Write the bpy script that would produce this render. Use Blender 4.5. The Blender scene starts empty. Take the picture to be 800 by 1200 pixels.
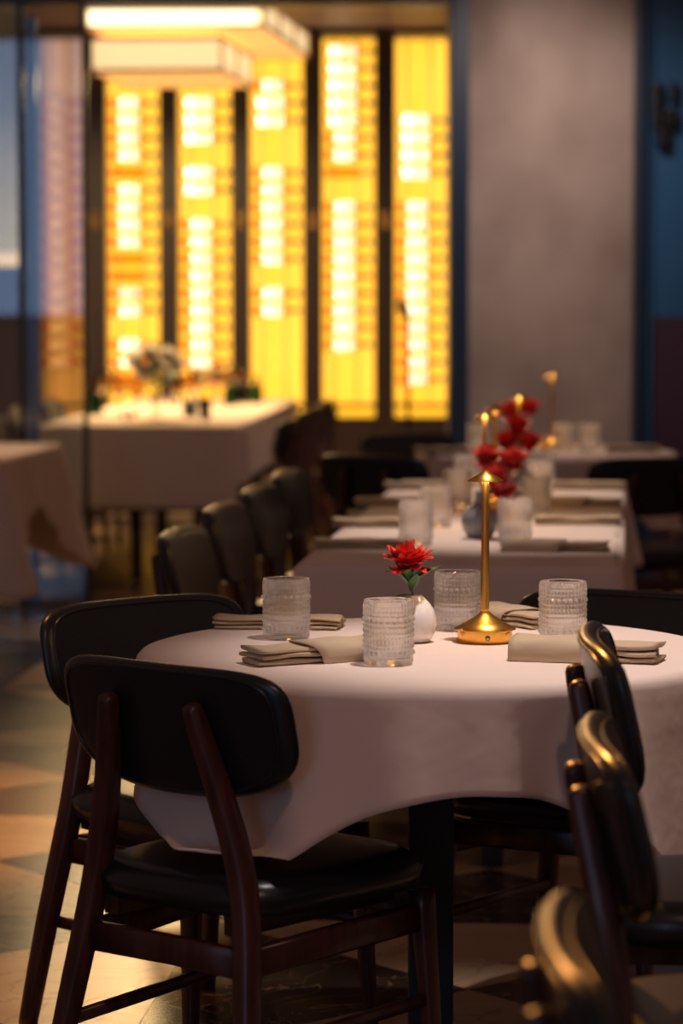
import bpy, bmesh, math, random
from mathutils import Vector, Matrix
random.seed(7)
PI = math.pi
sc = bpy.context.scene
C = sc.collection
# ------------------------------------------------------------------ camera
F, HOR, CZ = 3400.0, 346.0, 1.356
PITCH = math.atan((600 - HOR) / F)
cam_d = bpy.data.cameras.new('camera'); cam = bpy.data.objects.new('camera', cam_d); C.objects.link(cam)
cam.location = (0, 0, CZ); cam.rotation_euler = (PI / 2 - PITCH, 0, 0)
cam_d.sensor_fit = 'VERTICAL'; cam_d.sensor_height = 36.0; cam_d.sensor_width = 24.0
cam_d.lens = 36.0 * F / 1200.0
cam_d.clip_end = 200
cam_d.dof.use_dof = True; cam_d.dof.focus_distance = 4.88; cam_d.dof.aperture_fstop = 3.4
sc.camera = cam
def ray(u, v):
    d = Vector(((u - 400) / F, (600 - v) / F, -1.0))
    return Matrix.Rotation(PI / 2 - PITCH, 3, 'X') @ d
def P(u, v, z=0.75):
    """point of the plane at height z seen at pixel (u, v)"""
    d = ray(u, v); t = (z - CZ) / d.z
    return Vector((d.x * t, d.y * t, z))
def PD(u, v, y):
    """point at depth y seen at pixel (u, v)"""
    d = ray(u, v); t = y / d.y
    return Vector((d.x * t, y, CZ + d.z * t))
# ------------------------------------------------------------------ world, exposure, lights
w = bpy.data.worlds.new('world'); sc.world = w; w.use_nodes = True
w.node_tree.nodes['Background'].inputs[0].default_value = (1.0, 0.55, 0.42, 1)
w.node_tree.nodes['Background'].inputs[1].default_value = 0.095
sc.view_settings.view_transform = 'Standard'; sc.view_settings.look = 'None'
sc.view_settings.gamma = 1.0; sc.view_settings.use_curve_mapping = False
sc.view_settings.exposure = 0.0
def spot(name, loc, target, power, color, size, blend=0.6, rad=0.05):
    l = bpy.data.lights.new(name, 'SPOT'); l.energy = power; l.color = color
    l.spot_size = math.radians(size); l.spot_blend = blend; l.shadow_soft_size = rad
    o = bpy.data.objects.new(name, l); C.objects.link(o); o.location = loc
    o.rotation_euler = (Vector(target) - Vector(loc)).to_track_quat('-Z', 'Y').to_euler()
    return o
def area(name, loc, target, power, color, sx, sy):
    l = bpy.data.lights.new(name, 'AREA'); l.energy = power; l.color = color
    l.shape = 'RECTANGLE'; l.size = sx; l.size_y = sy
    o = bpy.data.objects.new(name, l); C.objects.link(o); o.location = loc
    o.rotation_euler = (Vector(target) - Vector(loc)).to_track_quat('-Z', 'Y').to_euler()
    return o
AMBER = (1, .40, .09)
WARM = (1.0, 0.84, 0.74)
spot('downlight_or_fill', (0.50, 4.70, 3.1), (0.38, 4.86, 0.75), 215, (1.0, .87, .81), 34, 0.8)
spot('downlight_or_fill', (0.35, 2.0, 3.1), (0.3, 4.5, 0.55), 48, (1, .56, .42), 50, 0.9)  # unseen fill added on the camera side to brighten the hanging cloth
spot('downlight_or_fill', (0.45, 7.3, 3.1), (0.42, 7.3, 0.75), 170, WARM, 34, 0.9)
spot('downlight_or_fill', (0.55, 9.0, 3.1), (0.55, 8.9, 0.75), 120, WARM, 34, 0.9)
spot('downlight_or_fill', (0.8, 11.2, 3.1), (0.8, 11.2, 0.75), 50, WARM, 36, 0.9)
spot('downlight_or_fill', (-1.7, 11.2, 3.1), (-1.6, 11.2, 0.75), 110, (1, .66, .40), 40, 0.9)
spot('downlight_or_fill', (-1.35, 7.6, 3.1), (-1.2, 7.4, 0), 330, (1, .46, .15), 40, 0.9)
spot('downlight_or_fill', (-0.9, 5.6, 3.1), (-0.95, 5.5, 0), 150, (1, .46, .15), 34, 0.9)
spot('downlight_or_fill', (-0.7, 6.6, 3.1), (.36, 3.5, .86), 900, AMBER, 22, 0.8)  # unseen amber lamp added to raise the glints on the right chair rims
spot('downlight_or_fill', (0.9, 12.6, 2.95), (0.9, 14.0, 1.6), 80, (1, .78, .68), 90, 1.0)
spot('downlight_or_fill', (-2.1, 15.6, 2.95), (-2.2, 17.0, 1.9), 12, (1, .95, .90), 70, 1.0)  # unseen lamp added to lighten the grey wall behind the partition
# ------------------------------------------------------------------ material helpers
def mat(name, col, rough=0.5, metal=0.0, spec=0.5, emis=None, estr=0.0, noise=None, bump=None, coat=0.0):
    m = bpy.data.materials.new(name); m.use_nodes = True
    nt = m.node_tree; b = nt.nodes['Principled BSDF']
    b.inputs['Base Color'].default_value = (*col, 1)
    b.inputs['Roughness'].default_value = rough; b.inputs['Metallic'].default_value = metal
    b.inputs['Specular IOR Level'].default_value = spec
    b.inputs['Coat Weight'].default_value = coat
    if emis:
        b.inputs['Emission Color'].default_value = (*emis, 1); b.inputs['Emission Strength'].default_value = estr
    if noise or bump:
        tc = nt.nodes.new('ShaderNodeTexCoord')
    if noise:   # (scale, second colour, stretch, low, high)
        mp = nt.nodes.new('ShaderNodeMapping'); mp.inputs['Scale'].default_value = noise[2]
        nt.links.new(tc.outputs['Object'], mp.inputs[0])
        n = nt.nodes.new('ShaderNodeTexNoise'); n.inputs['Scale'].default_value = noise[0]; n.inputs['Detail'].default_value = 6
        nt.links.new(mp.outputs[0], n.inputs['Vector'])
        r = nt.nodes.new('ShaderNodeValToRGB')
        r.color_ramp.elements[0].position = noise[3]; r.color_ramp.elements[1].position = noise[4]
        r.color_ramp.elements[0].color = (*col, 1); r.color_ramp.elements[1].color = (*noise[1], 1)
        nt.links.new(n.outputs['Fac'], r.inputs[0]); nt.links.new(r.outputs[0], b.inputs['Base Color'])
    if bump:    # (scale, strength, distance)
        n2 = nt.nodes.new('ShaderNodeTexNoise'); n2.inputs['Scale'].default_value = bump[0]; n2.inputs['Detail'].default_value = 3
        nt.links.new(tc.outputs['Object'], n2.inputs['Vector'])
        bp = nt.nodes.new('ShaderNodeBump'); bp.inputs['Strength'].default_value = bump[1]; bp.inputs['Distance'].default_value = bump[2]
        nt.links.new(n2.outputs['Fac'], bp.inputs['Height']); nt.links.new(bp.outputs[0], b.inputs['Normal'])
    return m
def thin_glass(name, tint, refl=0.08, rough=0.02, film=None, film_w=0.0):
    m = bpy.data.materials.new(name); m.use_nodes = True; nt = m.node_tree
    nt.nodes.clear(); out = nt.nodes.new('ShaderNodeOutputMaterial')
    t = nt.nodes.new('ShaderNodeBsdfTransparent'); t.inputs[0].default_value = (*tint, 1)
    g = nt.nodes.new('ShaderNodeBsdfGlossy'); g.inputs['Roughness'].default_value = rough
    fr = nt.nodes.new('ShaderNodeLayerWeight'); fr.inputs[0].default_value = refl
    mx = nt.nodes.new('ShaderNodeMixShader')
    base = t.outputs[0]
    if film:
        d = nt.nodes.new('ShaderNodeBsdfTranslucent'); d.inputs[0].default_value = (*film, 1)
        d2 = nt.nodes.new('ShaderNodeBsdfDiffuse'); d2.inputs[0].default_value = (*film, 1)
        md = nt.nodes.new('ShaderNodeMixShader'); md.inputs[0].default_value = 0.5
        nt.links.new(d.outputs[0], md.inputs[1]); nt.links.new(d2.outputs[0], md.inputs[2])
        m2 = nt.nodes.new('ShaderNodeMixShader'); m2.inputs[0].default_value = film_w
        nt.links.new(t.outputs[0], m2.inputs[1]); nt.links.new(md.outputs[0], m2.inputs[2]); base = m2.outputs[0]
    nt.links.new(fr.outputs['Fresnel'], mx.inputs[0]); nt.links.new(base, mx.inputs[1]); nt.links.new(g.outputs[0], mx.inputs[2])
    nt.links.new(mx.outputs[0], out.inputs[0])
    return m
M = {}
M['leather'] = mat('black_leather', (0.009, 0.012, 0.018), 0.30, spec=0.5, bump=(260, 0.12, 0.001))
M['walnut'] = mat('dark_walnut', (0.085, 0.027, 0.022), 0.33, noise=(6, (0.035, 0.011, 0.009), (9, 9, 1), 0.3, 0.7))
M['cloth'] = mat('tablecloth_linen', (0.74, 0.60, 0.53), 0.9, spec=0.15, bump=(7, 0.25, 0.02))
M['napkin'] = mat('beige_napkin', (0.50, 0.385, 0.265), 0.9, spec=0.1, bump=(60, 0.2, 0.003))
M['brass'] = mat('brushed_gold', (0.86, 0.46, 0.09), 0.32, metal=1.0, bump=(300, 0.03, 0.0005))
M['porcelain'] = mat('white_porcelain', (0.80, 0.78, 0.77), 0.18, coat=0.4)
M['grey_ceramic'] = mat('grey_glaze', (0.30, 0.30, 0.33), 0.2, coat=0.4)
M['petal'] = mat('red_petal', (0.72, 0.016, 0.012), 0.42, noise=(55, (0.85, 0.09, 0.05), (1, 1, 1), 0.45, 0.75))
M['petal_pink'] = mat('coral_petal', (0.80, 0.05, 0.045), 0.45, noise=(55, (0.9, 0.22, 0.16), (1, 1, 1), 0.4, 0.7))
M['petal_white'] = thin_glass('white_petal', (1, 1, 1), .1, .3, (.9, .86, .80), 1.0)
M['leaf'] = mat('green_leaf', (0.05, 0.14, 0.035), 0.35, noise=(30, (0.09, 0.22, 0.07), (1, 1, 1), 0.4, 0.7))
M['stem'] = mat('green_stem', (0.07, 0.17, 0.05), 0.45)
M['navy'] = mat('navy_paint', (0.013, 0.030, 0.066), 0.4)
M['navy_door'] = mat('blue_door_reflections', (0.02, 0.085, 0.20), 0.3, noise=(0.9, (0.04, 0.17, 0.36), (1, 1, .3), 0.4, 0.7))  # blue reflections of the door glass, put into the surface colour
M['plum'] = mat('plum_panel', (0.05, 0.022, 0.045), 0.5)
M['black'] = mat('black_metal', (0.012, 0.012, 0.013), 0.4, metal=0.3)
M['navy_base'] = mat('navy_table_base', (0.014, 0.022, 0.045), 0.5)
M['particle'] = mat('table_board', (0.25, 0.16, 0.10), 0.6)
M['plaster'] = mat('concrete_plaster', (0.28, 0.215, 0.185), 0.85, noise=(1.9, (0.48, 0.39, 0.345), (1, 1, .7), 0.36, 0.66), bump=(5, 0.2, 0.02))
M['grey_plaster'] = mat('grey_plaster', (0.36, 0.38, 0.37), 0.85, noise=(1.2, (0.28, 0.30, 0.29), (1, 1, 1), 0.4, 0.6))
M['brown_panel'] = mat('dark_brown_panel', (0.055, 0.032, 0.030), 0.35)
M['brown_ceiling'] = mat('brown_ceiling', (0.16, 0.075, 0.05), 0.55)
M['bronze'] = mat('bronze_trim', (0.55, 0.28, 0.08), 0.35, metal=0.8)
M['panel_glow'] = mat('amber_backlight', (0.25, 0.10, 0.01), 0.6, emis=(1.0, 0.49, 0.022), estr=1.35)
M['panel_dim'] = mat('amber_backlight_dim', (0.25, 0.10, 0.01), 0.6, emis=(1.0, 0.36, 0.04), estr=0.55)
M['shade_glow'] = mat('lamp_fabric_glow', (0.9, 0.75, 0.5), 0.7, emis=(1.0, 0.72, 0.36), estr=0.95)
M['shade_under'] = mat('lamp_diffuser_glow', (0.9, 0.6, 0.2), 0.7, emis=(1.0, 0.55, 0.16), estr=0.72)
M['shade_top'] = mat('lamp_bright_glow', (0.9, 0.8, 0.6), 0.7, emis=(1.0, 0.82, 0.5), estr=2.4)
M['bulb'] = mat('lamp_led', (1, .8, .5), 0.5, emis=(1.0, 0.66, 0.28), estr=24)
M['flame'] = mat('candle_glow', (1, .7, .3), 0.5, emis=(1.0, 0.72, 0.38), estr=45)
M['label'] = mat('cream_label', (0.90, 0.84, 0.72), 0.7)
M['label_amber'] = mat('amber_label', (0.85, 0.42, 0.14), 0.7)
M['label_pink'] = mat('rose_label', (0.80, 0.55, 0.45), 0.7)
M['capsule'] = mat('dark_capsule', (0.05, 0.03, 0.02), 0.4)
M['capsule_red'] = mat('red_capsule', (0.6, 0.02, 0.02), 0.4)
M['bottle'] = thin_glass('amber_bottle_glass', (0.95, 0.66, 0.30), 0.12, 0.1)
M['bottle_green'] = thin_glass('green_bottle_glass', (0.10, 0.28, 0.16), 0.2, 0.05)
M['pane'] = thin_glass('partition_glass', (0.86, 0.90, 0.94), 0.42, 0.01)
M['stemware'] = thin_glass('stemware_glass', (0.93, 0.90, 0.86), 0.25, 0.03)
M['black_cup'] = mat('black_cup', (0.01, 0.011, 0.014), 0.3)
# ------------------------------------------------------------------ mesh helpers
def mesh_from(name, bm, smooth=True):
    bmesh.ops.recalc_face_normals(bm, faces=bm.faces)
    me = bpy.data.meshes.new(name); bm.to_mesh(me); bm.free()
    if smooth:
        me.polygons.foreach_set('use_smooth', [True] * len(me.polygons))
    return me
def obj(name, me, m, parent=None, loc=None, rot=None, label=None):
    if isinstance(me, bmesh.types.BMesh): me = mesh_from(name, me)
    o = bpy.data.objects.new(name, me); C.objects.link(o)
    if m is not None:
        if len(me.materials) == 0: me.materials.append(m)
        elif me.materials[0] != m:
            o.material_slots[0].link = 'OBJECT'; o.material_slots[0].material = m
    if parent: o.parent = parent
    if loc: o.location = loc
    if rot: o.rotation_euler = rot
    if label: o['label'] = label
    return o
def tag(o, label, cat, group=None):
    o['label'] = label; o['category'] = cat
    if group: o['group'] = group
    return o
def struct(o):
    o['kind'] = 'structure'; return o
def thing(name, label, cat, loc=(0, 0, 0), rz=0.0, group=None):
    o = bpy.data.objects.new(name, None); C.objects.link(o); o.empty_display_size = 0.1
    o.location = loc; o.rotation_euler = (0, 0, rz)
    return tag(o, label, cat, group)
def copy_tree(o, parent=None):
    c = o.copy(); C.objects.link(c); c.parent = parent
    for ch in list(o.children): copy_tree(ch, c)
    return c
def bx(bm, x0, x1, y0, y1, z0, z1, bev=0.0, mtx=None):
    r = bmesh.ops.create_cube(bm, size=1.0)
    vs = r['verts']
    for v in vs:
        v.co = Vector((x0 + (v.co.x + .5) * (x1 - x0), y0 + (v.co.y + .5) * (y1 - y0), z0 + (v.co.z + .5) * (z1 - z0)))
    if bev:
        es = list({e for v in vs for e in v.link_edges})
        rr = bmesh.ops.bevel(bm, geom=es, offset=bev, segments=2, affect='EDGES', profile=0.7)
        vs = list({v for f in rr['faces'] for v in f.verts} | {v for v in vs if v.is_valid})
    if mtx:
        for v in vs: v.co = mtx @ v.co
    return bm
def box(x0, x1, y0, y1, z0, z1, bev=0.0, mtx=None):
    return bx(bmesh.new(), x0, x1, y0, y1, z0, z1, bev, mtx)
def flat(me_or_bm, name='m'):
    return mesh_from(name, me_or_bm, False)
def lathe(prof, seg=48, bm=None):
    bm = bm or bmesh.new(); rings = []
    for r, z in prof:
        if r < 1e-5: rings.append([bm.verts.new((0, 0, z))])
        else: rings.append([bm.verts.new((r * math.cos(2 * PI * i / seg), r * math.sin(2 * PI * i / seg), z)) for i in range(seg)])
    for a, b in zip(rings, rings[1:]):
        for i in range(seg):
            j = (i + 1) % seg
            if len(a) == 1 and len(b) == 1: continue
            if len(a) == 1: bm.faces.new((a[0], b[i], b[j]))
            elif len(b) == 1: bm.faces.new((a[i], a[j], b[0]))
            else: bm.faces.new((a[i], a[j], b[j], b[i]))
    return bm
def sweep(path, sx, sy=None, seg=12, bm=None, up=(0, 0, 1), power=2.0, cap=True):
    """superellipse section swept along path; sx, sy lists or numbers"""
    bm = bm or bmesh.new(); n = len(path); path = [Vector(p) for p in path]
    sx = sx if isinstance(sx, (list, tuple)) else [sx] * n
    sy = sx if sy is None else (sy if isinstance(sy, (list, tuple)) else [sy] * n)
    rings = []
    for k in range(n):
        t = (path[min(k + 1, n - 1)] - path[max(k - 1, 0)]).normalized()
        u = Vector(up).cross(t)
        if u.length < 1e-4: u = Vector((1, 0, 0)).cross(t)
        u.normalize(); v = t.cross(u)
        ring = []
        for i in range(seg):
            a = 2 * PI * i / seg; c, s = math.cos(a), math.sin(a)
            ring.append(bm.verts.new(path[k] + u * sx[k] * math.copysign(abs(c) ** (2 / power), c) + v * sy[k] * math.copysign(abs(s) ** (2 / power), s)))
        rings.append(ring)
    for a, b in zip(rings, rings[1:]):
        for i in range(seg):
            j = (i + 1) % seg; bm.faces.new((a[i], a[j], b[j], b[i]))
    if cap:
        bm.faces.new(rings[0][::-1]); bm.faces.new(rings[-1])
    return bm
def catmull(pts, n=8):
    pts = [Vector(p) for p in pts]; q = [pts[0]] + pts + [pts[-1]]; out = []
    for i in range(1, len(q) - 2):
        for k in range(n):
            t = k / n; a, b, c, d = q[i - 1], q[i], q[i + 1], q[i + 2]
            out.append(.5 * ((2 * b) + (c - a) * t + (2 * a - 5 * b + 4 * c - d) * t * t + (3 * b - a - 3 * c + d) * t ** 3))
    out.append(pts[-1]); return out
# ------------------------------------------------------------------ setting
ROT = math.radians(-5.0)                       # the room's axes against the camera's
FLOOR_TILE = 1.20
def floor_mat():
    m = bpy.data.materials.new('marble_floor_far'); m.use_nodes = True; nt = m.node_tree; b = nt.nodes['Principled BSDF']
    tc = nt.nodes.new('ShaderNodeTexCoord'); mp = nt.nodes.new('ShaderNodeMapping')
    mp.inputs['Rotation'].default_value = (0, 0, PI / 4); mp.inputs['Scale'].default_value = (1 / FLOOR_TILE * .7071,) * 3
    ck = nt.nodes.new('ShaderNodeTexChecker'); ck.inputs['Scale'].default_value = 2
    ck.inputs[1].default_value = (0.42, 0.29, 0.18, 1); ck.inputs[2].default_value = (0.10, 0.07, 0.055, 1)
    nt.links.new(tc.outputs['Object'], mp.inputs[0]); nt.links.new(mp.outputs[0], ck.inputs[0]); nt.links.new(ck.outputs[0], b.inputs['Base Color'])
    b.inputs['Roughness'].default_value = 0.28
    return m
floor = struct(obj('floor', flat(box(-6, 6, -3, 22, -0.06, -0.006), 'floor'), floor_mat()))
def marble(name, c1, c2, vein, scale):
    m = bpy.data.materials.new(name); m.use_nodes = True; nt = m.node_tree; b = nt.nodes['Principled BSDF']
    tc = nt.nodes.new('ShaderNodeTexCoord')
    n = nt.nodes.new('ShaderNodeTexNoise'); n.inputs['Scale'].default_value = 2.2; n.inputs['Detail'].default_value = 8; n.inputs['Distortion'].default_value = 1.2
    g = nt.nodes.new('ShaderNodeNewGeometry')
    nt.links.new(g.outputs['Position'], n.inputs['Vector'])
    r = nt.nodes.new('ShaderNodeValToRGB'); r.color_ramp.elements[0].position = .35; r.color_ramp.elements[1].position = .65
    r.color_ramp.elements[0].color = (*c1, 1); r.color_ramp.elements[1].color = (*c2, 1)
    nt.links.new(n.outputs['Fac'], r.inputs[0])
    n2 = nt.nodes.new('ShaderNodeTexNoise'); n2.inputs['Scale'].default_value = scale; n2.inputs['Detail'].default_value = 4; n2.inputs['Distortion'].default_value = 2.5
    nt.links.new(g.outputs['Position'], n2.inputs['Vector'])
    r2 = nt.nodes.new('ShaderNodeValToRGB'); e = r2.color_ramp.elements
    e[0].position = .485; e[0].color = (0, 0, 0, 1); e[1].position = .5; e[1].color = (1, 1, 1, 1)
    x = e.new(.515); x.color = (0, 0, 0, 1)
    nt.links.new(n2.outputs['Fac'], r2.inputs[0])
    mx = nt.nodes.new('ShaderNodeMix'); mx.data_type = 'RGBA'; mx.inputs['B'].default_value = (*vein, 1)
    nt.links.new(r2.outputs[0], mx.inputs['Factor']); nt.links.new(r.outputs[0], mx.inputs['A']); nt.links.new(mx.outputs['Result'], b.inputs['Base Color'])
    b.inputs['Roughness'].default_value = 0.24
    return m
T_LIGHT = marble('cream_marble', (0.52, 0.36, 0.22), (0.62, 0.45, 0.29), (0.40, 0.26, 0.15), 2.0)
T_GREY = marble('grey_brown_marble', (0.13, 0.080, 0.055), (0.20, 0.125, 0.082), (0.40, 0.30, 0.20), 2.4)
T_DARK = marble('dark_brown_marble', (0.030, 0.018, 0.014), (0.055, 0.034, 0.026), (0.32, 0.20, 0.12), 3.2)
def tri_mesh(k):
    bm = bmesh.new(); h = FLOOR_TILE / 2; g = 0.0012
    cs = [(-h, -h), (h, -h), (h, h), (-h, h)]
    a, b = Vector(cs[k]), Vector(cs[(k + 1) % 4]); c = Vector((0, 0)); m = (a + b + c) / 3
    pts = [p + (m - p).normalized() * g * 2 for p in (a, b, c)]
    top = [bm.verts.new((p.x, p.y, 0)) for p in pts]; bot = [bm.verts.new((p.x, p.y, -0.007)) for p in pts]
    bm.faces.new(top); bm.faces.new(bot[::-1])
    for i in range(3): bm.faces.new((top[i], bot[i], bot[(i + 1) % 3], top[(i + 1) % 3]))
    return mesh_from('floor_tile', bm, False)
TRI = {}
for k in range(4):
    for nm, mm in (('l', T_LIGHT), ('g', T_GREY), ('d', T_DARK)):
        me = tri_mesh(k); me.materials.append(mm); TRI[k, nm] = me
for i in range(6):
    for j in range(8):
        c = Matrix.Rotation(ROT, 3, 'Z') @ Vector(((i - 2.2) * FLOOR_TILE, 2.6 + (j + .5) * FLOOR_TILE, 0))
        for k in range(4):
            if k % 2 == (i + j) % 2: kind = 'l'
            else: kind = 'd' if (i * 3 + j + (k // 2)) % 3 == 0 else 'g'
            if i > 2 and kind == 'g': kind = 'd'
            obj('floor_tile', TRI[k, kind], None, floor, loc=(c.x, c.y, 0), rot=(0, 0, ROT))

def wall_mtx(y0): return Matrix.Translation((0, y0, 0)) @ Matrix.Rotation(ROT * 0.0, 4, 'Z')
WY = 18.2                                       # face of the lit wine cabinets
struct(obj('wall_back', flat(box(-4, 3.2, WY + .32, WY + .5, 0, 3.3)), M['brown_panel']))
struct(obj('ceiling', flat(box(-4, 3.2, 14.3, WY + .5, 3.02, 3.1)), M['brown_ceiling']))
PY = 14.0                                       # face of the plaster pier and of the lintel
xl = PD(549, 300, PY).x; xr = PD(741, 300, PY).x
struct(obj('wall_right', flat(box(xl, xr, PY, PY + .3, 0, 3.4)), M['plaster']))
xf = PD(526, 300, PY).x
struct(obj('trim_1', flat(box(xf, xl - .002, PY - .05, PY + .34, 0, 3.4, .006)), M['navy']))
zt = PD(400, 5, PY).z
struct(obj('trim_2', flat(box(-4, xf - .002, PY - .02, PY + .28, zt, 3.4)), M['navy']))
# glass door at the right, its blue reflections put into the colour
d1 = thing('door_1', 'x', 'x', (xr, PY, 0)); 
for k in ('label', 'category'): del d1[k]
struct(d1)
obj('frame', flat(box(0.004, .055, -.05, .3, 0, 3.4, .006)), M['navy'], d1)
xd = PD(768, 0, PY).x - xr
obj('stile', flat(box(.06, xd, .02, .09, 0, 3.4, .01)), M['navy_door'], d1)
obj('upper_panel', flat(box(xd + .004, 1.2, .05, .08, PD(0, 372, PY).z, 3.4, .005)), M['navy_door'], d1)
obj('lower_panel', flat(box(xd + .004, 1.2, .05, .08, 0, PD(0, 374, PY).z, .005)), M['plum'], d1)
bm = bmesh.new()
for (u0, v0, u1, v1) in ((764, 96, 775, 150), (777, 128, 793, 148), (770, 150, 784, 172), (785, 95, 792, 120)):
    a, b = PD(u0, v1, PY), PD(u1, v0, PY)
    bx(bm, a.x - xr, b.x - xr, -.03, .045, a.z, b.z, .01)
obj('door_closer', flat(bm), M['black'], d1)
struct(obj('wall_front', flat(box(xr + 1.21, 6, PY, PY + .3, 0, 3.4)), M['plaster']))

# ------------------------------------------------------------------ wine cabinets
cols = [(49, 98), (125, 187), (209, 271), (293, 355), (378, 439), (463, 525)]
sW = 1.0 / (PD(401, 300, WY).x - PD(400, 300, WY).x)
ZB, ZT = PD(0, 474, WY).z, PD(0, 43, WY).z
# bottle mesh lying along x (base at -x)
BL = 0.30
def bottle_mesh():
    pr = [(0, -.150), (.028, -.150), (.0335, -.145), (.034, .030), (.031, .050), (.020, .072), (.0145, .085), (.0145, .100)]
    bm = lathe(pr, 20); bmesh.ops.rotate(bm, verts=bm.verts, matrix=Matrix.Rotation(PI / 2, 3, 'Y'))
    return mesh_from('glass_body', bm)
def tube_x(r, x0, x1, name):
    bm = lathe([(r - .002, x0), (r, x0), (r, x1), (r - .002, x1)], 20); bmesh.ops.rotate(bm, verts=bm.verts, matrix=Matrix.Rotation(PI / 2, 3, 'Y'))
    return mesh_from(name, bm)
B_GLASS = bottle_mesh()
B_LABEL = tube_x(.0352, -.085, .030, 'label'); B_LABELW = tube_x(.0352, -.130, .030, 'label')
bmc = lathe([(0, .100), (.0158, .100), (.0158, .148), (0, .150)], 16); bmesh.ops.rotate(bmc, verts=bmc.verts, matrix=Matrix.Rotation(PI / 2, 3, 'Y'))
B_CAP = mesh_from('capsule', bmc)
rows = {
    0: '...LLLLLLLLLLLLLLLL.',
    1: '...LLLLALLLLAAPL.LLA',
    2: '...WWW.WW.LLLLLLLLLL',
    3: '..LWW..LLLLLL.LL....',
    4: 'WWWWWLLD.LLLLRRRRR..',
    5: '....WWWW.LLLLLLLLLLL',
}
colname = ['column behind the glass partition', 'leftmost bright column', 'second bright column', 'middle bright column', 'fourth bright column', 'rightmost bright column']
ordn = ['top', 'second', 'third', 'fourth', 'fifth', 'sixth', 'seventh', 'eighth', 'ninth', 'tenth', 'eleventh', 'twelfth', 'thirteenth', 'fourteenth', 'fifteenth', 'sixteenth', 'seventeenth', 'eighteenth', 'nineteenth', 'lowest']
PITCHZ = (ZT - ZB) / 21.2
for ci, (u0, u1) in enumerate(cols):
    x0, x1 = PD(u0, 300, WY).x, PD(u1, 300, WY).x; xm = (x0 + x1) / 2; hw = (x1 - x0) / 2
    cab = thing('wine_cabinet', 'tall amber-backlit wine display, ' + colname[ci], 'wine cabinet', (xm, WY, 0), 0, 'backlit wine displays')
    obj('lit_panel', flat(box(-hw, hw, .20, .22, ZB, ZT)), M['panel_glow'] if ci else M['panel_dim'], cab)
    obj('lit_strip', flat(box(-hw, hw, .0, .22, ZB - .075, ZB - .03)), M['panel_glow'] if ci else M['panel_dim'], cab)
    for s in (-1, 1):
        obj('side_panel', flat(box(min(s * hw, s * (hw + .02)), max(s * hw, s * (hw + .02)), -.02, .24, 0, 3.0)), M['brown_panel'], cab)
        obj('rod', sweep([(s * .075 - .02, .125, ZB), (s * .075 - .02, .125, ZT)], .006, seg=8), M['bronze'], cab)
    obj('plinth', flat(box(-hw, hw, -.02, .24, 0, ZB - .08)), M['brown_panel'], cab)
    obj('cornice', flat(box(-hw, hw, -.02, .24, ZT + .01, 3.0)), M['brown_panel'], cab)
    nx = (PD(cols[ci + 1][0], 300, WY).x if ci < 5 else x1 + .2) - .02
    pn = obj('mullion', flat(box(hw + .022, nx - xm, -.01, .2, 0, 3.0, .004)), M['brown_panel'], cab)
    if ci < 5:
        hx = (hw + .02 + nx - xm) / 2; hz = PD(0, 258, WY).z
        for s in (-.018, .018):
            obj('handle', sweep([(hx + s, -.03, hz - .05), (hx + s, -.03, hz + .05)], .011, seg=8), M['bronze'], pn)
    for s in (-1, 1):
        l = area('cabinet_strip_light', (xm + s * (hw - .01), WY - .005, (ZB + ZT) / 2), (xm - s * .05, WY + .12, (ZB + ZT) / 2), 5.5 if ci else 1.2, (1, .86, .62), .02, ZT - ZB)
    for ri, ch in enumerate(rows[ci]):
        if ch == '.': continue
        z = ZT - (ri + .75) * PITCHZ
        dx = 0 if ch != 'W' else .01
        b = thing('wine_bottle', 'wine bottle lying on its side, %s row of the %s' % (ordn[ri], colname[ci]), 'bottle', (xm + dx, WY + .08, z), 0, 'wine bottles in the backlit display')
        obj('glass_body', B_GLASS, M['bottle'], b)
        if ch in 'LRP': obj('label', B_LABEL, M['label_amber'] if ci == 0 else M['label_pink'] if ch == 'P' else M['label'], b)
        if ch == 'W': obj('label', B_LABELW, M['label'], b)
        obj('capsule', B_CAP, M['capsule_red'] if (ch == 'R' and ri in (13, 14, 16)) else M['capsule'], b)
# ------------------------------------------------------------------ two-tier pendant
def shade_box(name, x0, x1, y0, y1, z0, z1, parent):
    s = obj(name, flat(box(x0, x1, y0, y1, z0, z1)), M['shade_glow'], parent)
    obj('diffuser', flat(box(x0 + .02, x1 - .02, y0 + .02, y1 - .02, z0 - .006, z0 - .001)), M['shade_under'], s)
    bm = bmesh.new()
    for (a, b) in ((x0, x1),):
        for z in (z0, z1):
            bx(bm, a - .01, b + .01, y0 - .012, y0 - .001, z - .01, z + .01); bx(bm, b + .001, b + .012, y0, y1, z - .01, z + .01)
    n = max(1, int((y1 - y0) / .5))
    for k in range(n + 1):
        yy = y0 + (y1 - y0) * k / n; bx(bm, x1 + .001, x1 + .013, yy - .008, yy + .008, z0, z1)
    bx(bm, x0 - .012, x0 - .001, y0, y1, z0 - .01, z0 + .01); bx(bm, x0 - .01, x1 + .01, y1 + .001, y1 + .012, z0 - .01, z0 + .01)
    obj('frame', flat(bm), M['bronze'], s)
    return s
pl = PD(258, 82, 14.8); pu = PD(312, 30, 14.6)
pend = thing('pendant_lamp', 'glowing two-tier rectangular pendant lamp with bronze edges over the far table', 'pendant lamp', (pl.x, pl.y, pl.z), ROT * 1.2)
z1 = PD(0, 44, 14.8).z - pl.z
shade_box('lower_shade', PD(106, 0, 14.8).x - pl.x, 0, 0, 1.15, 0, z1, pend)
dz = pu.z - pl.z
XU = PD(104, 0, 14.6).x - pl.x
shade_box('upper_shade', XU, pu.x - pl.x, -.2, 1.75, dz, dz + .13, pend)
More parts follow.
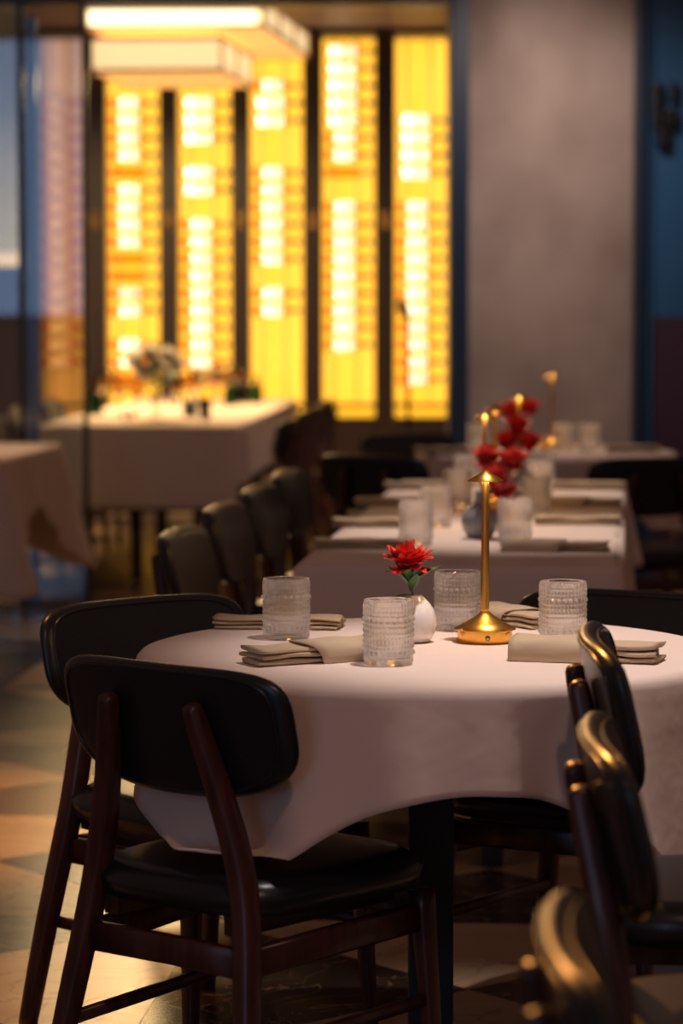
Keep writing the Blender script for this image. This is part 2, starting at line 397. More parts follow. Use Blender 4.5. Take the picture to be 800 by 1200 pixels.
obj('top_diffuser', flat(box(XU + .02, pu.x - pl.x - .02, -.25, -.235, dz + .002, dz + .085)), M['shade_top'], pend)
bm = bmesh.new()
for x in (-.55, -.15):
    for y in (.2, 1.2): bx(bm, x - .01, x + .01, y - .01, y + .01, dz + .13, 3.02 - pl.z)
obj('hanger', flat(bm), M['bronze'], pend)
area('pendant_lamp_light', (-1.1, 15.3, pl.z - .02), (-1.1, 15.3, 0), 110, (1, .66, .30), 1.0, 1.1)

# ------------------------------------------------------------------ glass partition
GY = 12.7
gp = thing('glass_partition', 'tall glass partition with thin dark frame at the left edge', 'glass partition', (PD(100, 0, GY).x, GY, 0))
gx = gp.location.x
def gxx(u): return PD(u, 300, GY).x - gx
zg = PD(0, 20, GY).z
obj('post', flat(box(gxx(97), gxx(103), -.02, .02, 0, zg + .05)), M['black'], gp)
obj('post', flat(box(gxx(22), gxx(30), -.02, .02, 0, zg + .05)), M['navy'], gp)
obj('post', flat(box(gxx(32), gxx(44), .005, .03, 0, zg)), mat('blue_reflection_steel', (.10, .20, .32), .3, metal=.4), gp)  # the post's blue reflection is put into its metal colour
obj('post', flat(box(gxx(-70), gxx(-62), -.02, .02, 0, zg + .05)), M['navy'], gp)
obj('top_rail', flat(box(gxx(-70), gxx(103), -.025, .025, zg + .052, zg + .11)), M['navy'], gp)
obj('trim_strip', flat(box(gxx(-70), gxx(103), -.03, .02, zg + .112, zg + .14)), M['bronze'], gp)
obj('pane', flat(box(gxx(30), gxx(97), -.006, .006, 0.02, zg + .05)), M['pane'], gp)
obj('pane', flat(box(gxx(-62), gxx(22), -.006, .006, 0.02, zg + .05)), M['pane'], gp)
struct(obj('wall_left', flat(box(PD(-200, 0, 17).x, PD(24, 0, 17).x, 17.0, 17.1, PD(0, 305, 17).z, 3.02)), M['grey_plaster']))
struct(obj('trim_3', flat(box(PD(-200, 0, 16.9).x, PD(24, 0, 16.9).x, 16.9, 17.1, PD(0, 312, 16.9).z, PD(0, 296, 16.9).z)), M['label']))

# ------------------------------------------------------------------ window behind the camera
w1 = bpy.data.objects.new('window_1', None); C.objects.link(w1); w1.location = (-2.6, -2.4, 1.17); struct(w1)
obj('pane', flat(box(-.95, .95, -.01, .01, 0, 2.6)), mat('evening_daylight', (.2, .3, .4), .5, emis=(.36, .58, .95), estr=2.0), w1)
bm = bmesh.new()
for x in (-.98, -.02, .94): bx(bm, x, x + .04, -.03, .04, -.04, 2.64)
for z in (-.06, 2.6): bx(bm, -.98, .98, -.03, .04, z, z + .06)
obj('window_frame', flat(bm), M['navy'], w1)

# ------------------------------------------------------------------ chair
def chair_parts():
    parts = []
    # seat cushion
    bm = bmesh.new(); nr, na = 9, 40; rings = []
    def seat_pt(a, t):
        c, s = math.cos(a), math.sin(a); n = 4.2
        r = (abs(c) ** n + abs(s) ** n) ** (-1 / n)
        y = .225 * r * s * t; wv = .232 - .028 * (-(y / .225) * .5 + .5)
        return Vector((wv * r * c * t, y, 0))
    for z_fn in ('top', 'bot'):
        rr = []
        ctr = bm.verts.new((0, 0, .472 if z_fn == 'top' else .405)); rr.append([ctr])
        for k in range(1, nr + 1):
            t = k / nr; ring = []
            for i in range(na):
                p = seat_pt(2 * PI * i / na, t if z_fn == 'top' else t * .97)
                if z_fn == 'top': p.z = .472 - .012 * t ** 2 - .022 * max(0, (t - .84) / .16) ** 2.2 - .008 * (1 - t * t) + .01 * (p.y / .225) * .3
                else: p.z = .405
                ring.append(bm.verts.new(p))
            rr.append(ring)
        rings.append(rr)
        for k in range(na): bm.faces.new((ctr, rr[1][k], rr[1][(k + 1) % na]))
        for a, b in zip(rr[1:], rr[2:]):
            for i in range(na): bm.faces.new((a[i], b[i], b[(i + 1) % na], a[(i + 1) % na]))
    a, b = rings[0][-1], rings[1][-1]
    for i in range(na): bm.faces.new((a[i], b[i], b[(i + 1) % na], a[(i + 1) % na]))
    parts.append(('seat', mesh_from('seat', bm), 'leather', None))
    # backrest : outline on a curved, tilted surface
    zc, hh, hw = .688, .101, .248
    def surf(u, v, off):
        e = .030 * (abs(u) / hw) ** 2
        lean = -.205 - (v) * .24
        return Vector((u * (1 - .02 * abs(u) / hw), lean + e + off, zc + v))
    def outl(a):
        c, s = math.cos(a), math.sin(a); n = 5.2 if s > 0 else 3.2
        r = (abs(c) ** n + abs(s) ** n) ** (-1 / n)
        u, v = r * c, r * s
        wd = hw * (1 - .07 * max(0, -v) ** 2) ; 
        vv = hh * v
        if v < 0: vv *= (1 + .10 * (1 - u * u))
        return u * wd, vv
    bm = bmesh.new(); na = 64; sides = []
    ts = (.22, .44, .64, .78, .86, .90, .935, .965, .988, 1.0)
    for off in (.0155, -.0155):
        rr = [[bm.verts.new(surf(0, 0, off * 1.12))]]
        for t in ts:
            fall = 1 + .12 * (1 - t) if t <= .86 else math.sqrt(max(0, 1 - ((t - .86) / .14) ** 2)) * .97 + .03
            rr.append([bm.verts.new(surf(outl(2 * PI * i / na)[0] * t, outl(2 * PI * i / na)[1] * t, off * fall)) for i in range(na)])
        for i in range(na): bm.faces.new((rr[0][0], rr[1][i], rr[1][(i + 1) % na]))
        for a, b in zip(rr[1:], rr[2:]):
            for i in range(na): bm.faces.new((a[i], b[i], b[(i + 1) % na], a[(i + 1) % na]))
        sides.append(rr[-1])
    for i in range(na): bm.faces.new((sides[0][i], sides[1][i], sides[1][(i + 1) % na], sides[0][(i + 1) % na]))
    parts.append(('backrest', mesh_from('backrest', bm), 'leather', None))
    for off, sc_ in ((-.0142, .905), (.0142, .905)):
        bm = bmesh.new(); n = 72; pth = [surf(outl(2 * PI * i / n)[0] * sc_, outl(2 * PI * i / n)[1] * sc_, off) for i in range(n)]
        rings = []
        for k in range(n):
            t = (pth[(k + 1) % n] - pth[k - 1]).normalized(); u = Vector((0, 1, 0)).cross(t).normalized(); v = t.cross(u)
            rings.append([bm.verts.new(pth[k] + (u * math.cos(2 * PI * i / 6) + v * math.sin(2 * PI * i / 6)) * .0032) for i in range(6)])
        for k in range(n):
            a, b = rings[k], rings[(k + 1) % n]
            for i in range(6): bm.faces.new((a[i], a[(i + 1) % 6], b[(i + 1) % 6], b[i]))
        parts.append(('piping', mesh_from('piping', bm), 'leather', 'backrest'))
    # rear legs rising into back posts
    for s in (-1, 1):
        pth = catmull([(s * .215, -.275, 0), (s * .195, -.238, .20), (s * .166, -.205, .40), (s * .146, -.203, .50), (s * .120, -.216, .60), (s * .096, -.238, .70), (s * .089, -.246, .735)], 6)
        n = len(pth)
        wdt = [.0125 + .008 * math.sin(PI * min(1, .15 + k / (n - 1) * .85)) for k in range(n)]
        dep = [.013 + .009 * math.sin(PI * min(1, .12 + .88 * k / (n - 1))) for k in range(n)]
        wdt[-1] *= .45; dep[-1] *= .45; wdt[-2] *= .86; dep[-2] *= .86
        parts.append(('rear_leg', mesh_from('rear_leg', sweep(pth, wdt, dep, 12, up=(0, 1, 0), power=3.0)), 'walnut', None))
        for z, y in ((.715, -.2545), (.655, -.2433)):
            x = s * (.093 if z > .7 else .107)
            r = lathe([(0, 0), (.006, 0), (.006, .003), (0, .0035)], 10)
            mt = Matrix.Translation((x, y + .001, z)) @ Matrix.Rotation(PI / 2, 4, 'X')
            for v in r.verts: v.co = mt @ v.co
            parts.append(('screw_cap', mesh_from('screw_cap', r), 'walnut', 'rear_leg'))
        fp = [(s * .215, .205, 0), (s * .205, .195, .20), (s * .195, .185, .395)]
        parts.append(('front_leg', mesh_from('front_leg', sweep(catmull(fp, 4), [.011 + .0011 * k for k in range(9)], [.012 + .0012 * k for k in range(9)], 12, up=(0, 1, 0), power=3.0)), 'walnut', None))
        parts.append(('side_rail', mesh_from('side_rail', sweep([(s * .166, -.205, .335), (s * .196, .188, .352)], .011, .024, 12, power=5)), 'walnut', None))
        parts.append(('stretcher', mesh_from('stretcher', sweep([(s * .186, -.232, .20), (s * .204, .196, .215)], .008, .011, 10, power=3)), 'walnut', None))
    parts.append(('rear_rail', mesh_from('rear_rail', sweep([(-.166, -.212, .335), (0, -.205, .335), (.166, -.212, .335)], .011, .024, 12, power=5)), 'walnut', None))
    parts.append(('front_rail', mesh_from('front_rail', sweep([(-.195, .186, .372), (.195, .186, .372)], .011, .024, 12, power=5)), 'walnut', None))
    for x in (-.13, .13):
        parts.append(('seat_support', mesh_from('seat_support', box(x - .015, x + .015, -.20, .19, .372, .404), False), 'walnut', None))
    return parts
CH = chair_parts()
CHAIR0 = thing('dining_chair', 'x', 'chair')
last = {}
for nm, me, mk, par in CH:
    o = obj(nm, me, M[mk], last.get(par) if par else CHAIR0); last[nm] = o
chair_used = [False]
BACKREST_OFF = .215
def chair(back_xy, facing, label, group, zs=1.0, hs=1.0):
    """chair whose backrest stands over back_xy and which faces the direction 'facing'"""
    f = Vector(facing).normalized(); rz = math.atan2(f.y, f.x) - PI / 2
    t = CHAIR0 if not chair_used[0] else copy_tree(CHAIR0); chair_used[0] = True
    t.location = (back_xy[0] + f.x * BACKREST_OFF * hs, back_xy[1] + f.y * BACKREST_OFF * hs, 0); t.rotation_euler = (0, 0, rz); t.scale = (hs, hs, zs)
    t['label'] = label; t['group'] = group; t['category'] = 'chair'
    return t
TC = P(505, 765)                                 # round table centre
g1 = 'chairs around the near round table'
A_ = chair((-.278, 4.475), (.65, .76), 'black leather chair with walnut posts seen from behind, front left of the near round table', g1)
chair((-.385, 5.42), (.67, -.74), 'black leather chair facing us behind the front left chair, tucked at the near round table', g1)
chair((.565, 5.55), (-.50, -.87), 'black leather chair facing us on the far right of the near round table', g1)
g2 = 'blurred chairs in the right foreground'
for (u, d, zs, lb) in ((700, 4.2, 1.10, 'blurred dark chair seen edge-on, farthest of the right foreground row'),
                       (706, 3.52, 1.05, 'blurred dark chair seen edge-on, middle of the right foreground row'),
                       (668, 2.55, 1.01, 'blurred dark chair seen edge-on, nearest of the right foreground row at the bottom edge')):
    chair((PD(u, 600, d).x, d), (1, -.05), lb, g2, zs)
g3 = 'chairs along the left side of the long table'
for (u, v, lb) in ((208, 622, 'nearest'), (258, 593, 'second nearest'), (300, 572, 'third'), (334, 553, 'fourth')):
    p = P(u, v, .785)
    chair((p.x, p.y), (.985, -.17), 'black leather chair, %s in the row left of the long table' % lb, g3)
g4 = 'chairs around the far round table'
p = P(432, 534, .785); chair((p.x, p.y), (.6, .8), 'dark chair with lit top edge, near left of the far round table', g4)
p = P(474, 508, .785); chair((p.x, p.y), (.55, -.84), 'dark rounded chair back at the far left of the far round table', g4)
p = P(768, 537, .785); chair((p.x, p.y), (-.25, .97), 'dark chair seen from behind, right of the far end of the long table', g4)
g5 = 'chairs at the far left table'
for k, (u, v, lb) in enumerate(((340, 490, 'nearest'), (356, 482, 'second'), (370, 475, 'third'), (385, 468, 'farthest'))):
    p = P(u, v, .785)
    chair((p.x, p.y), (-.99, .1), 'dark chair, %s in the row right of the far left table' % lb, g5)
for (x, y, lb) in ((-1.72, 13.9, 'nearer'), (-1.66, 14.9, 'middle'), (-1.60, 15.9, 'farther')):
    chair((x, y), (.99, -.09), 'dark chair behind the glass partition, %s of three left of the far table' % lb, g5)

# ------------------------------------------------------------------ tables and cloths
def cloth_mesh(outline, drop, center, wave, zt=.755, rr=.018, nt=14, clamp=None, seed=0, flare=.045):
    """outline: list of (pos, normal); drop(i): hanging length; wave(i, t): outward offset"""
    bm = bmesh.new(); n = len(outline); rings = []
    ctr = bm.verts.new((center[0], center[1], zt))
    for q in (.25, .5, .75, .9, .97):
        rings.append([bm.verts.new((center[0] + (p.x - center[0]) * q, center[1] + (p.y - center[1]) * q, zt)) for p, nn in outline])
    for a in (.0, .35, .7, 1.0):
        an = a * PI / 2
        rings.append([bm.verts.new((p.x + nn.x * (rr * math.sin(an) - rr * .6), p.y + nn.y * (rr * math.sin(an) - rr * .6), zt - rr * (1 - math.cos(an)))) for p, nn in outline])
    for k in range(1, nt + 1):
        t = k / nt; ring = []
        for i, (p, nn) in enumerate(outline):
            d = drop(i) * t; off = rr * .4 + wave(i, t) + flare * d; z = zt - rr - d
            if clamp:
                zc, wgt = clamp(i)
                if wgt > 0 and z < zc:
                    ex = zc - z; z = z + (zc - z) * wgt + .0025 * math.sin(i * .9) * wgt; off += ex * .55 * wgt
            ring.append(bm.verts.new((p.x + nn.x * off, p.y + nn.y * off, z)))
        rings.append(ring)
    for i in range(n): bm.faces.new((ctr, rings[0][i], rings[0][(i + 1) % n]))
    for a, b in zip(rings, rings[1:]):
        for i in range(n): bm.faces.new((a[i], b[i], b[(i + 1) % n], a[(i + 1) % n]))
    me = mesh_from('tablecloth', bm)
    return me
def add_cloth(me, label, group=None):
    o = obj('tablecloth', me, M['cloth']); tag(o, label, 'tablecloth', group)
    sd = o.modifiers.new('thickness', 'SOLIDIFY'); sd.thickness = .0025; sd.offset = 1
    return o
def round_outline(c, R, n): return [(Vector((c.x + R * math.cos(2 * PI * i / n), c.y + R * math.sin(2 * PI * i / n), 0)), Vector((math.cos(2 * PI * i / n), math.sin(2 * PI * i / n), 0))) for i in range(n)]
def round_table(c, label, clabel, side_dir, clamp_dir=(), half=.635, R=.492):
    t = thing('round_table', label, 'table', (c.x, c.y, 0), 0, 'round tables')
    obj('tabletop', lathe([(0, .715), (R - .012, .715), (R - .006, .72), (R - .006, .745), (R - .012, .75), (0, .75)], 64), M['particle'], t)
    obj('column', flat(box(-.038, .038, -.038, .038, .02, .714, .006)), M['navy_base'], t)
    bm = bmesh.new(); bx(bm, -.30, .30, -.04, .04, 0, .022, .006); bx(bm, -.04, .04, -.30, .30, 0, .0215, .006)
    obj('base', flat(bm), M['navy_base'], t, rot=(0, 0, PI / 4))
    n = 200
    def drop(i):
        a = 2 * PI * i / n - side_dir; m = max(abs(math.cos(a)), abs(math.sin(a)))
        L = half / m; return L - R
    def wave(i, t_):
        a = 2 * PI * i / n; d = drop(i)
        b = a - side_dir
        return t_ * (.020 * math.sin(7 * a + 1.0) + .016 * math.sin(12 * a + .4) + .012 * math.sin(19 * a + 2.2)) * (.6 + 1.6 * d) + t_ * .015
    def clamp(i):
        if not clamp_dir: return (.49, 0)
        a = 2 * PI * i / n; d = min(abs((a - q_ + PI) % (2 * PI) - PI) for q_ in clamp_dir)
        return (.489, 1.0 if d < .46 else max(0, 1 - (d - .46) / .10))
    add_cloth(cloth_mesh(round_outline(c, R, n), drop, c, wave, clamp=clamp), clabel, 'cloths on round tables')
    return t
adir = math.atan2(4.475 - TC.y, -.272 - TC.x)
round_table(TC, 'near round table on a navy column under a pale pink cloth', 'pale pink square cloth draped over the near round table', math.radians(-84), (adir, math.radians(141), math.radians(52)))
T3 = Vector((P(640, 531).x, 11.15, 0))
round_table(T3, 'far round table behind the long table', 'pale cloth on the far round table below the plaster wall', math.radians(-80), (math.radians(-135), math.radians(120), math.radians(-60)))
def rect_outline(cx, cy, hx, hy, rz, cr=.03, step=.025):
    pts = []
    cn = [(hx - cr, hy - cr, 0), (-hx + cr, hy - cr, PI / 2), (-hx + cr, -hy + cr, PI), (hx - cr, -hy + cr, 1.5 * PI)]
    for k, (x, y, a0) in enumerate(cn):
        for q in range(9):
            a = a0 + q / 8 * PI / 2
            pts.append((Vector((x + cr * math.cos(a), y + cr * math.sin(a), 0)), Vector((math.cos(a), math.sin(a), 0)), k if True else 0))
        nx_, ny_, _ = cn[(k + 1) % 4]; a1 = a0 + PI / 2
        p0 = pts[-1][0]; p1 = Vector((nx_ + cr * math.cos(a1), ny_ + cr * math.sin(a1), 0)); m = int((p1 - p0).length / step)
        for q in range(1, m): pts.append((p0.lerp(p1, q / m), Vector((math.cos(a1), math.sin(a1), 0)), -1))
    R3 = Matrix.Rotation(rz, 3, 'Z')
    return [((R3 @ p) + Vector((cx, cy, 0)), R3 @ n_, p) for p, n_, k in pts]
def rect_table(name, cx, cy, hx, hy, rz, dropv, corner, label, clabel, fold=.012, side_drop=None):
    t = thing(name, label, 'table', (cx, cy, 0), rz)
    obj('tabletop', flat(box(-hx + .01, hx - .01, -hy + .01, hy - .01, .715, .75, .003)), M['particle'], t)
    for sx in (-1, 1):
        for sy in (-1, 1):
            x, y = sx * .06, sy * (hy - .45)
            obj('leg', flat(box(x - .025, x + .025, y - .025, y + .025, 0, .714)), M['navy_base'], t)
    ol = rect_outline(cx, cy, hx, hy, rz)
    loc = [p for _, _, p in ol]; o2 = [(a, b) for a, b, _ in ol]
    def cornerness(i):
        p = loc[i]; d = math.hypot(hx - abs(p.x), hy - abs(p.y)); return math.exp(-(d / .13) ** 2)
    def drop(i):
        if side_drop: return dropv if (loc[i].y < -hy + .004) else side_drop
        return dropv + corner * max(0, 1 - math.hypot(hx - abs(loc[i].x), hy - abs(loc[i].y)) / (corner * 1.6 + .001)) if corner else dropv
    def wave(i, t_):
        p = loc[i]; s = p.x + p.y * 1.3
        return t_ * (fold * math.sin(s * 17) + fold * .7 * math.sin(s * 31 + 1)) + t_ * .012 + (.10 if corner else .03) * cornerness(i) * t_
    add_cloth(cloth_mesh(o2, drop, (cx, cy), wave, flare=.03), clabel)
    return t
# long table
fl, fr, bl, br = P(345, 667), P(726, 667), P(470, 564), P(731, 567)
c = (fl + fr + bl + br) / 4; ax = ((bl + br) / 2 - (fl + fr) / 2); rzL = math.atan2(ax.y, ax.x) - PI / 2
LT_hx, LT_hy = .36, ax.length / 2
rect_table('long_table', c.x, c.y, LT_hx, LT_hy, rzL, .25, 0, 'long dining table laid for eight behind the near round table', 'pale cloth hanging straight from the long dining table', fold=.007)
# far left table
fr2, br2 = P(276, 501), P(346, 469)
ax2 = br2 - fr2; rzF = math.atan2(ax2.y, ax2.x) - PI / 2
nrm = Vector((math.cos(rzF), math.sin(rzF), 0)); c2 = (fr2 + br2) / 2 - nrm * .46
rect_table('banquet_table', c2.x, c2.y, .46, ax2.length / 2, rzF, .36, 0, 'long banquet table under the pendant lamp in front of the wine wall', 'pale cloth with straight hem on the far banquet table', fold=.008, side_drop=.245)
# left square table
pf, pn = P(72, 521), P(0, 539)
ax3 = (pf - pn); rz3 = math.atan2(ax3.y, ax3.x) - PI / 2; n3 = Vector((math.cos(rz3), math.sin(rz3), 0)); c3 = (pf + pn) / 2 - n3 * .5
rect_table('square_table', c3.x, c3.y, .5, ax3.length / 2, rz3, .20, .30, 'square table at the left edge beside the glass partition', 'pale cloth with drooping corners on the left square table', fold=.01)

# ------------------------------------------------------------------ tableware
def tumbler_mesh():
    H, R = .105, .0405; nz, na = 130, 200; bm = bmesh.new(); rings = []
    rowsz = [(.020, 'big'), (.030, 'small'), (.038, 'tall'), (.0475, 'small'), (.056, 'tall'), (.065, 'small'), (.074, 'big'), (.083, 'small'), (.090, 'tall'), (.097, 'small')]
    for k in range(nz + 1):
        z = H * k / nz; ring = []
        for i in range(na):
            a = 2 * PI * i / na; r = R - (.002 * (1 - z / .006) if z < .006 else 0)
            for zc, kd in rowsz:
                if kd == 'big': nb, hz, amp = 25, .0042, .0034
                elif kd == 'tall': nb, hz, amp = 40, .0045, .0018
                else: nb, hz, amp = 40, .0028, .0018
                dzz = (z - zc) / hz
                if abs(dzz) < 1: r += amp * (1 - dzz * dzz) * (.5 + .5 * math.cos(nb * a)) ** 1.4
            ring.append(bm.verts.new((r * math.cos(a), r * math.sin(a), z)))
        rings.append(ring)
    inner = [(R - .0012, H + .0005), (R - .0030, H - .001), (R - .0034, .06), (R - .0036, .014), (R - .008, .0105), (0, .010)]
    for r, z in inner:
        rings.append([bm.verts.new((r * math.cos(2 * PI * i / na), r * math.sin(2 * PI * i / na), z)) for i in range(na)] if r > 0 else [bm.verts.new((0, 0, z))])
    for a, b in zip(rings, rings[1:]):
        for i in range(na):
            j = (i + 1) % na
            if len(b) == 1: bm.faces.new((a[i], a[j], b[0]))
            else: bm.faces.new((a[i], a[j], b[j], b[i]))
    bm.faces.new(rings[0][::-1])
    return mesh_from('tumbler', bm)
def tumbler_mat():
    m = bpy.data.materials.new('beaded_glass'); m.use_nodes = True; nt = m.node_tree; b = nt.nodes['Principled BSDF']
    b.inputs['Base Color'].default_value = (.97, .96, .95, 1); b.inputs['Roughness'].default_value = .03
    b.inputs['Transmission Weight'].default_value = 1.0; b.inputs['IOR'].default_value = 1.45
    out = nt.nodes['Material Output']
    t = nt.nodes.new('ShaderNodeBsdfTransparent'); mx = nt.nodes.new('ShaderNodeMixShader'); mx.inputs[0].default_value = .27
    d = nt.nodes.new('ShaderNodeBsdfTranslucent'); d.inputs[0].default_value = (.9, .88, .86, 1); m3 = nt.nodes.new('ShaderNodeMixShader'); m3.inputs[0].default_value = .10
    nt.links.new(b.outputs[0], mx.inputs[1]); nt.links.new(t.outputs[0], mx.inputs[2])
    nt.links.new(mx.outputs[0], m3.inputs[1]); nt.links.new(d.outputs[0], m3.inputs[2]); nt.links.new(m3.outputs[0], out.inputs[0])
    return m
TUMB = tumbler_mesh(); M['tumbler'] = tumbler_mat()
ZC = .7580
def tumbler(u, v, label, group):
    p = P(u, v, ZC); o = obj('glass_tumbler', TUMB, M['tumbler'], None, (p.x, p.y, ZC), (0, 0, random.random() * 6))
    return tag(o, label, 'glass', group)
g = 'beaded glasses on the near round table'
tumbler(335.5, 748, 'beaded clear glass at the left, in front of the back left napkin', g)
tumbler(455, 778, 'beaded clear glass nearest to us, in front of the white bud vase', g)
tumbler(535.5, 738, 'beaded clear glass between the white vase and the gold lamp', g)
tumbler(659, 752, 'beaded clear glass at the right, behind the right front napkin', g)
g = 'beaded glasses on the long table'
for (u, v, lb) in ((487, 638, 'nearest on the left side of the long table'), (510, 617, 'second on the left side of the long table'), (536, 594, 'third on the left side of the long table'), (548, 572, 'farthest on the left side of the long table'),
                   (603, 634, 'nearest on the right side of the long table'), (627, 604, 'second on the right side of the long table'), (631, 583, 'third on the right side of the long table'), (634, 569, 'farthest on the right side of the long table')):
    tumbler(u, v, 'beaded clear glass, ' + lb, g)
g = 'beaded glasses on the far round table'
tumbler(660, 528, 'blurred pale glass just right of the lamp on the far round table', g); tumbler(690, 529, 'blurred pale glass rightmost on the far round table', g); tumbler(560, 529, 'blurred pale glass leftmost on the far round table', g)

# lamps
def lamp_meshes():
    base = lathe([(0, 0), (.046, 0), (.0475, .001), (.0475, .021), (.0475, .0215), (.0535, .0222), (.0535, .0235), (.034, .034), (.014, .047), (.0085, .052), (0, .052)], 64)
    stem = lathe([(0, .050), (.0078, .050), (.0072, .058), (.0072, .14), (.0064, .22), (.0052, .262), (.0062, .278), (.0105, .285), (0, .286)], 24)
    cap = lathe([(0, .2985), (.0035, .297), (.0325, .2795), (.0325, .2785), (.030, .2785), (.0105, .2852), (0, .2852)], 48)
    led = lathe([(.0107, .2846), (.019, .2818), (.019, .2812), (.0107, .2836)], 32)
    btn = lathe([(0, 0), (.0045, 0), (.0045, .0015), (0, .002)], 16)
    bmesh.ops.rotate(btn, verts=btn.verts, matrix=Matrix.Rotation(PI / 2, 3, 'X')); bmesh.ops.translate(btn, verts=btn.verts, vec=(0, -.0478, .011))
    return [mesh_from(n, b) for n, b in (('base', base), ('stem', stem), ('lamp_cap', cap), ('led_ring', led), ('button', btn))]
LM = lamp_meshes(); M['button'] = mat('steel_button', (.35, .30, .24), .3, metal=1.0)
def lamp(p, label, power=.55):
    t = thing('table_lamp', label, 'lamp', (p.x, p.y, ZC), 0.05, 'gold table lamps')
    b = obj('base', LM[0], M['brass'], t); obj('button', LM[4], M['button'], b); obj('stem', LM[1], M['brass'], t)
    cp = obj('lamp_cap', LM[2], M['brass'], t); obj('led_ring', LM[3], M['bulb'], cp)
    for k in range(3):
        a = k * 2 * PI / 3 - PI / 2
        l = bpy.data.lights.new('table_lamp_light', 'POINT'); l.energy = power / 3; l.color = (1, .66, .30); l.shadow_soft_size = .004
        o = bpy.data.objects.new('table_lamp_light', l); C.objects.link(o); o.location = (p.x + .0165 * math.cos(a), p.y + .0165 * math.sin(a), ZC + .2775)
lamp(P(568, 752, ZC), 'slim gold table lamp with cone cap in focus on the near round table')
def atd(u, d): q = PD(u, 600, d); return Vector((q.x, d, ZC))
lamp(atd(567, 7.45), 'blurred gold table lamp, nearest on the long table')
lamp(atd(579, 8.05), 'blurred gold table lamp, second on the long table')
lamp(atd(607, 8.75), 'blurred gold table lamp, farthest on the long table')
lamp(atd(646, 11.3), 'blurred gold table lamp on the far round table before the plaster wall')

# vases and flowers
VASE = mesh_from('vase_body', lathe([(0, 0), (.020, 0), (.026, .002), (.034, .014), (.0375, .030), (.0372, .042), (.033, .056), (.025, .068), (.016, .077), (.0125, .081), (.0105, .0815), (.0105, .078), (.020, .066), (.024, .05), (0, .040)], 48))
BULB = mesh_from('vase_body', lathe([(0, 0), (.022, 0), (.030, .003), (.042, .020), (.046, .040), (.042, .060), (.028, .076), (.016, .083), (.012, .092), (.012, .110), (.0145, .115), (.0115, .115), (.0095, .108), (.0095, .09), (.012, .082), (.022, .07), (0, .06)], 40))
def petal_mesh(L=.040, W=.013, cup=.5, seed=0):
    rnd = random.Random(seed); bm = bmesh.new(); nu, nv = 7, 5; g_ = []
    tip = [rnd.uniform(-.005, .004) for _ in range(nv)]
    for i in range(nu):
        t = i / (nu - 1); row = []
        wd = W * (math.sin(PI * min(.93, .10 + .80 * t)) ** .7)
        for j in range(nv):
            s = j / (nv - 1) * 2 - 1
            l = L * t + (tip[j] if i == nu - 1 else 0)
            ang = cup * t
            row.append(bm.verts.new((s * wd, -l * math.sin(ang) * .8 + .006 * s * s * (1 - t * .6), l * math.cos(ang * .7) + rnd.uniform(-.0006, .0006))))
        g_.append(row)
    for i in range(nu - 1):
        for j in range(nv - 1): bm.faces.new((g_[i][j], g_[i][j + 1], g_[i + 1][j + 1], g_[i + 1][j]))
    return mesh_from('petal', bm)
PET = [petal_mesh(.040, .0115, .12, 1), petal_mesh(.042, .014, .40, 2), petal_mesh(.038, .015, .75, 3), petal_mesh(.032, .013, 1.15, 4)]
def leaf_mesh(L=.06, W=.014, bend=.8):
    bm = bmesh.new(); nu, nv = 10, 5; g_ = []
    for i in range(nu):
        t = i / (nu - 1); row = []; wd = W * math.sin(PI * (t * .97 + .03)) ** .8 + .0004
        for j in range(nv):
            s = j / (nv - 1) * 2 - 1
            row.append(bm.verts.new((s * wd, L * t * math.cos(bend * t * .6) , L * math.sin(bend) * t - L * .5 * bend * t * t + .003 * s * s)))
        g_.append(row)
    for i in range(nu - 1):
        for j in range(nv - 1): bm.faces.new((g_[i][j], g_[i][j + 1], g_[i + 1][j + 1], g_[i + 1][j]))
    return mesh_from('leaf', bm)
LEAF = [leaf_mesh(.055, .012, .8), leaf_mesh(.050, .010, .25), leaf_mesh(.045, .011, 1.15)]
def bloom(t, head, scale, rnd, pm, counts=((7, 0, .05), (9, 0, .42), (10, 1, .50), (9, 2, .52), (7, 3, .70))):
    for n, mi, tilt in counts:
        for k in range(n):
            a = 2 * PI * (k + rnd.uniform(-.25, .25)) / n + mi
            pe = obj('petal', PET[mi], pm, t)
            mt = Matrix.Translation(head) @ Matrix.Rotation(a, 4, 'Z') @ Matrix.Rotation(tilt * .8 + rnd.uniform(-.12, .12), 4, 'X') @ Matrix.Translation((0, -.003, 0)) @ Matrix.Scale(scale * rnd.uniform(.85, 1.1), 4)
            pe.matrix_basis = mt
def flower(base, top, label, group, pm, scale=1.0, seed=1, leaves=True):
    rnd = random.Random(seed); t = thing('cut_flower', label, 'flower', base, 0, group)
    d = Vector(top) - Vector(base)
    obj('stem', sweep(catmull([(0, 0, 0), (d.x * .35, d.y * .35, d.z * .55), d], 6), .0022, seg=8), M['stem'], t)
    bloom(t, d - Vector((0, 0, .006)), scale, rnd, pm)
    return t, d
pv = P(486, 752, ZC)
v0 = thing('bud_vase', 'small round white porcelain bud vase on the near round table', 'vase', (pv.x, pv.y, ZC), 0, 'bud vases')
obj('vase_body', VASE, M['porcelain'], v0)
fh = PD(477, 668, pv.y - .008)
fl1, d = flower((pv.x - .001, pv.y, ZC + .050), (fh.x, fh.y, fh.z), 'single ruffled red flower with green leaves in the white bud vase', None, M['petal'], 1.34, 5)
def leaf_at(t, mi, base, az, el, sc_):
    o = obj('leaf', LEAF[mi], M['leaf'], t)
    o.matrix_basis = Matrix.Translation(base) @ Matrix.Rotation(az, 4, 'Z') @ Matrix.Rotation(el, 4, 'X') @ Matrix.Scale(sc_, 4)
leaf_at(fl1, 0, d * .42 + Vector((0, -.004, 0)), math.radians(125), -.55, .80)
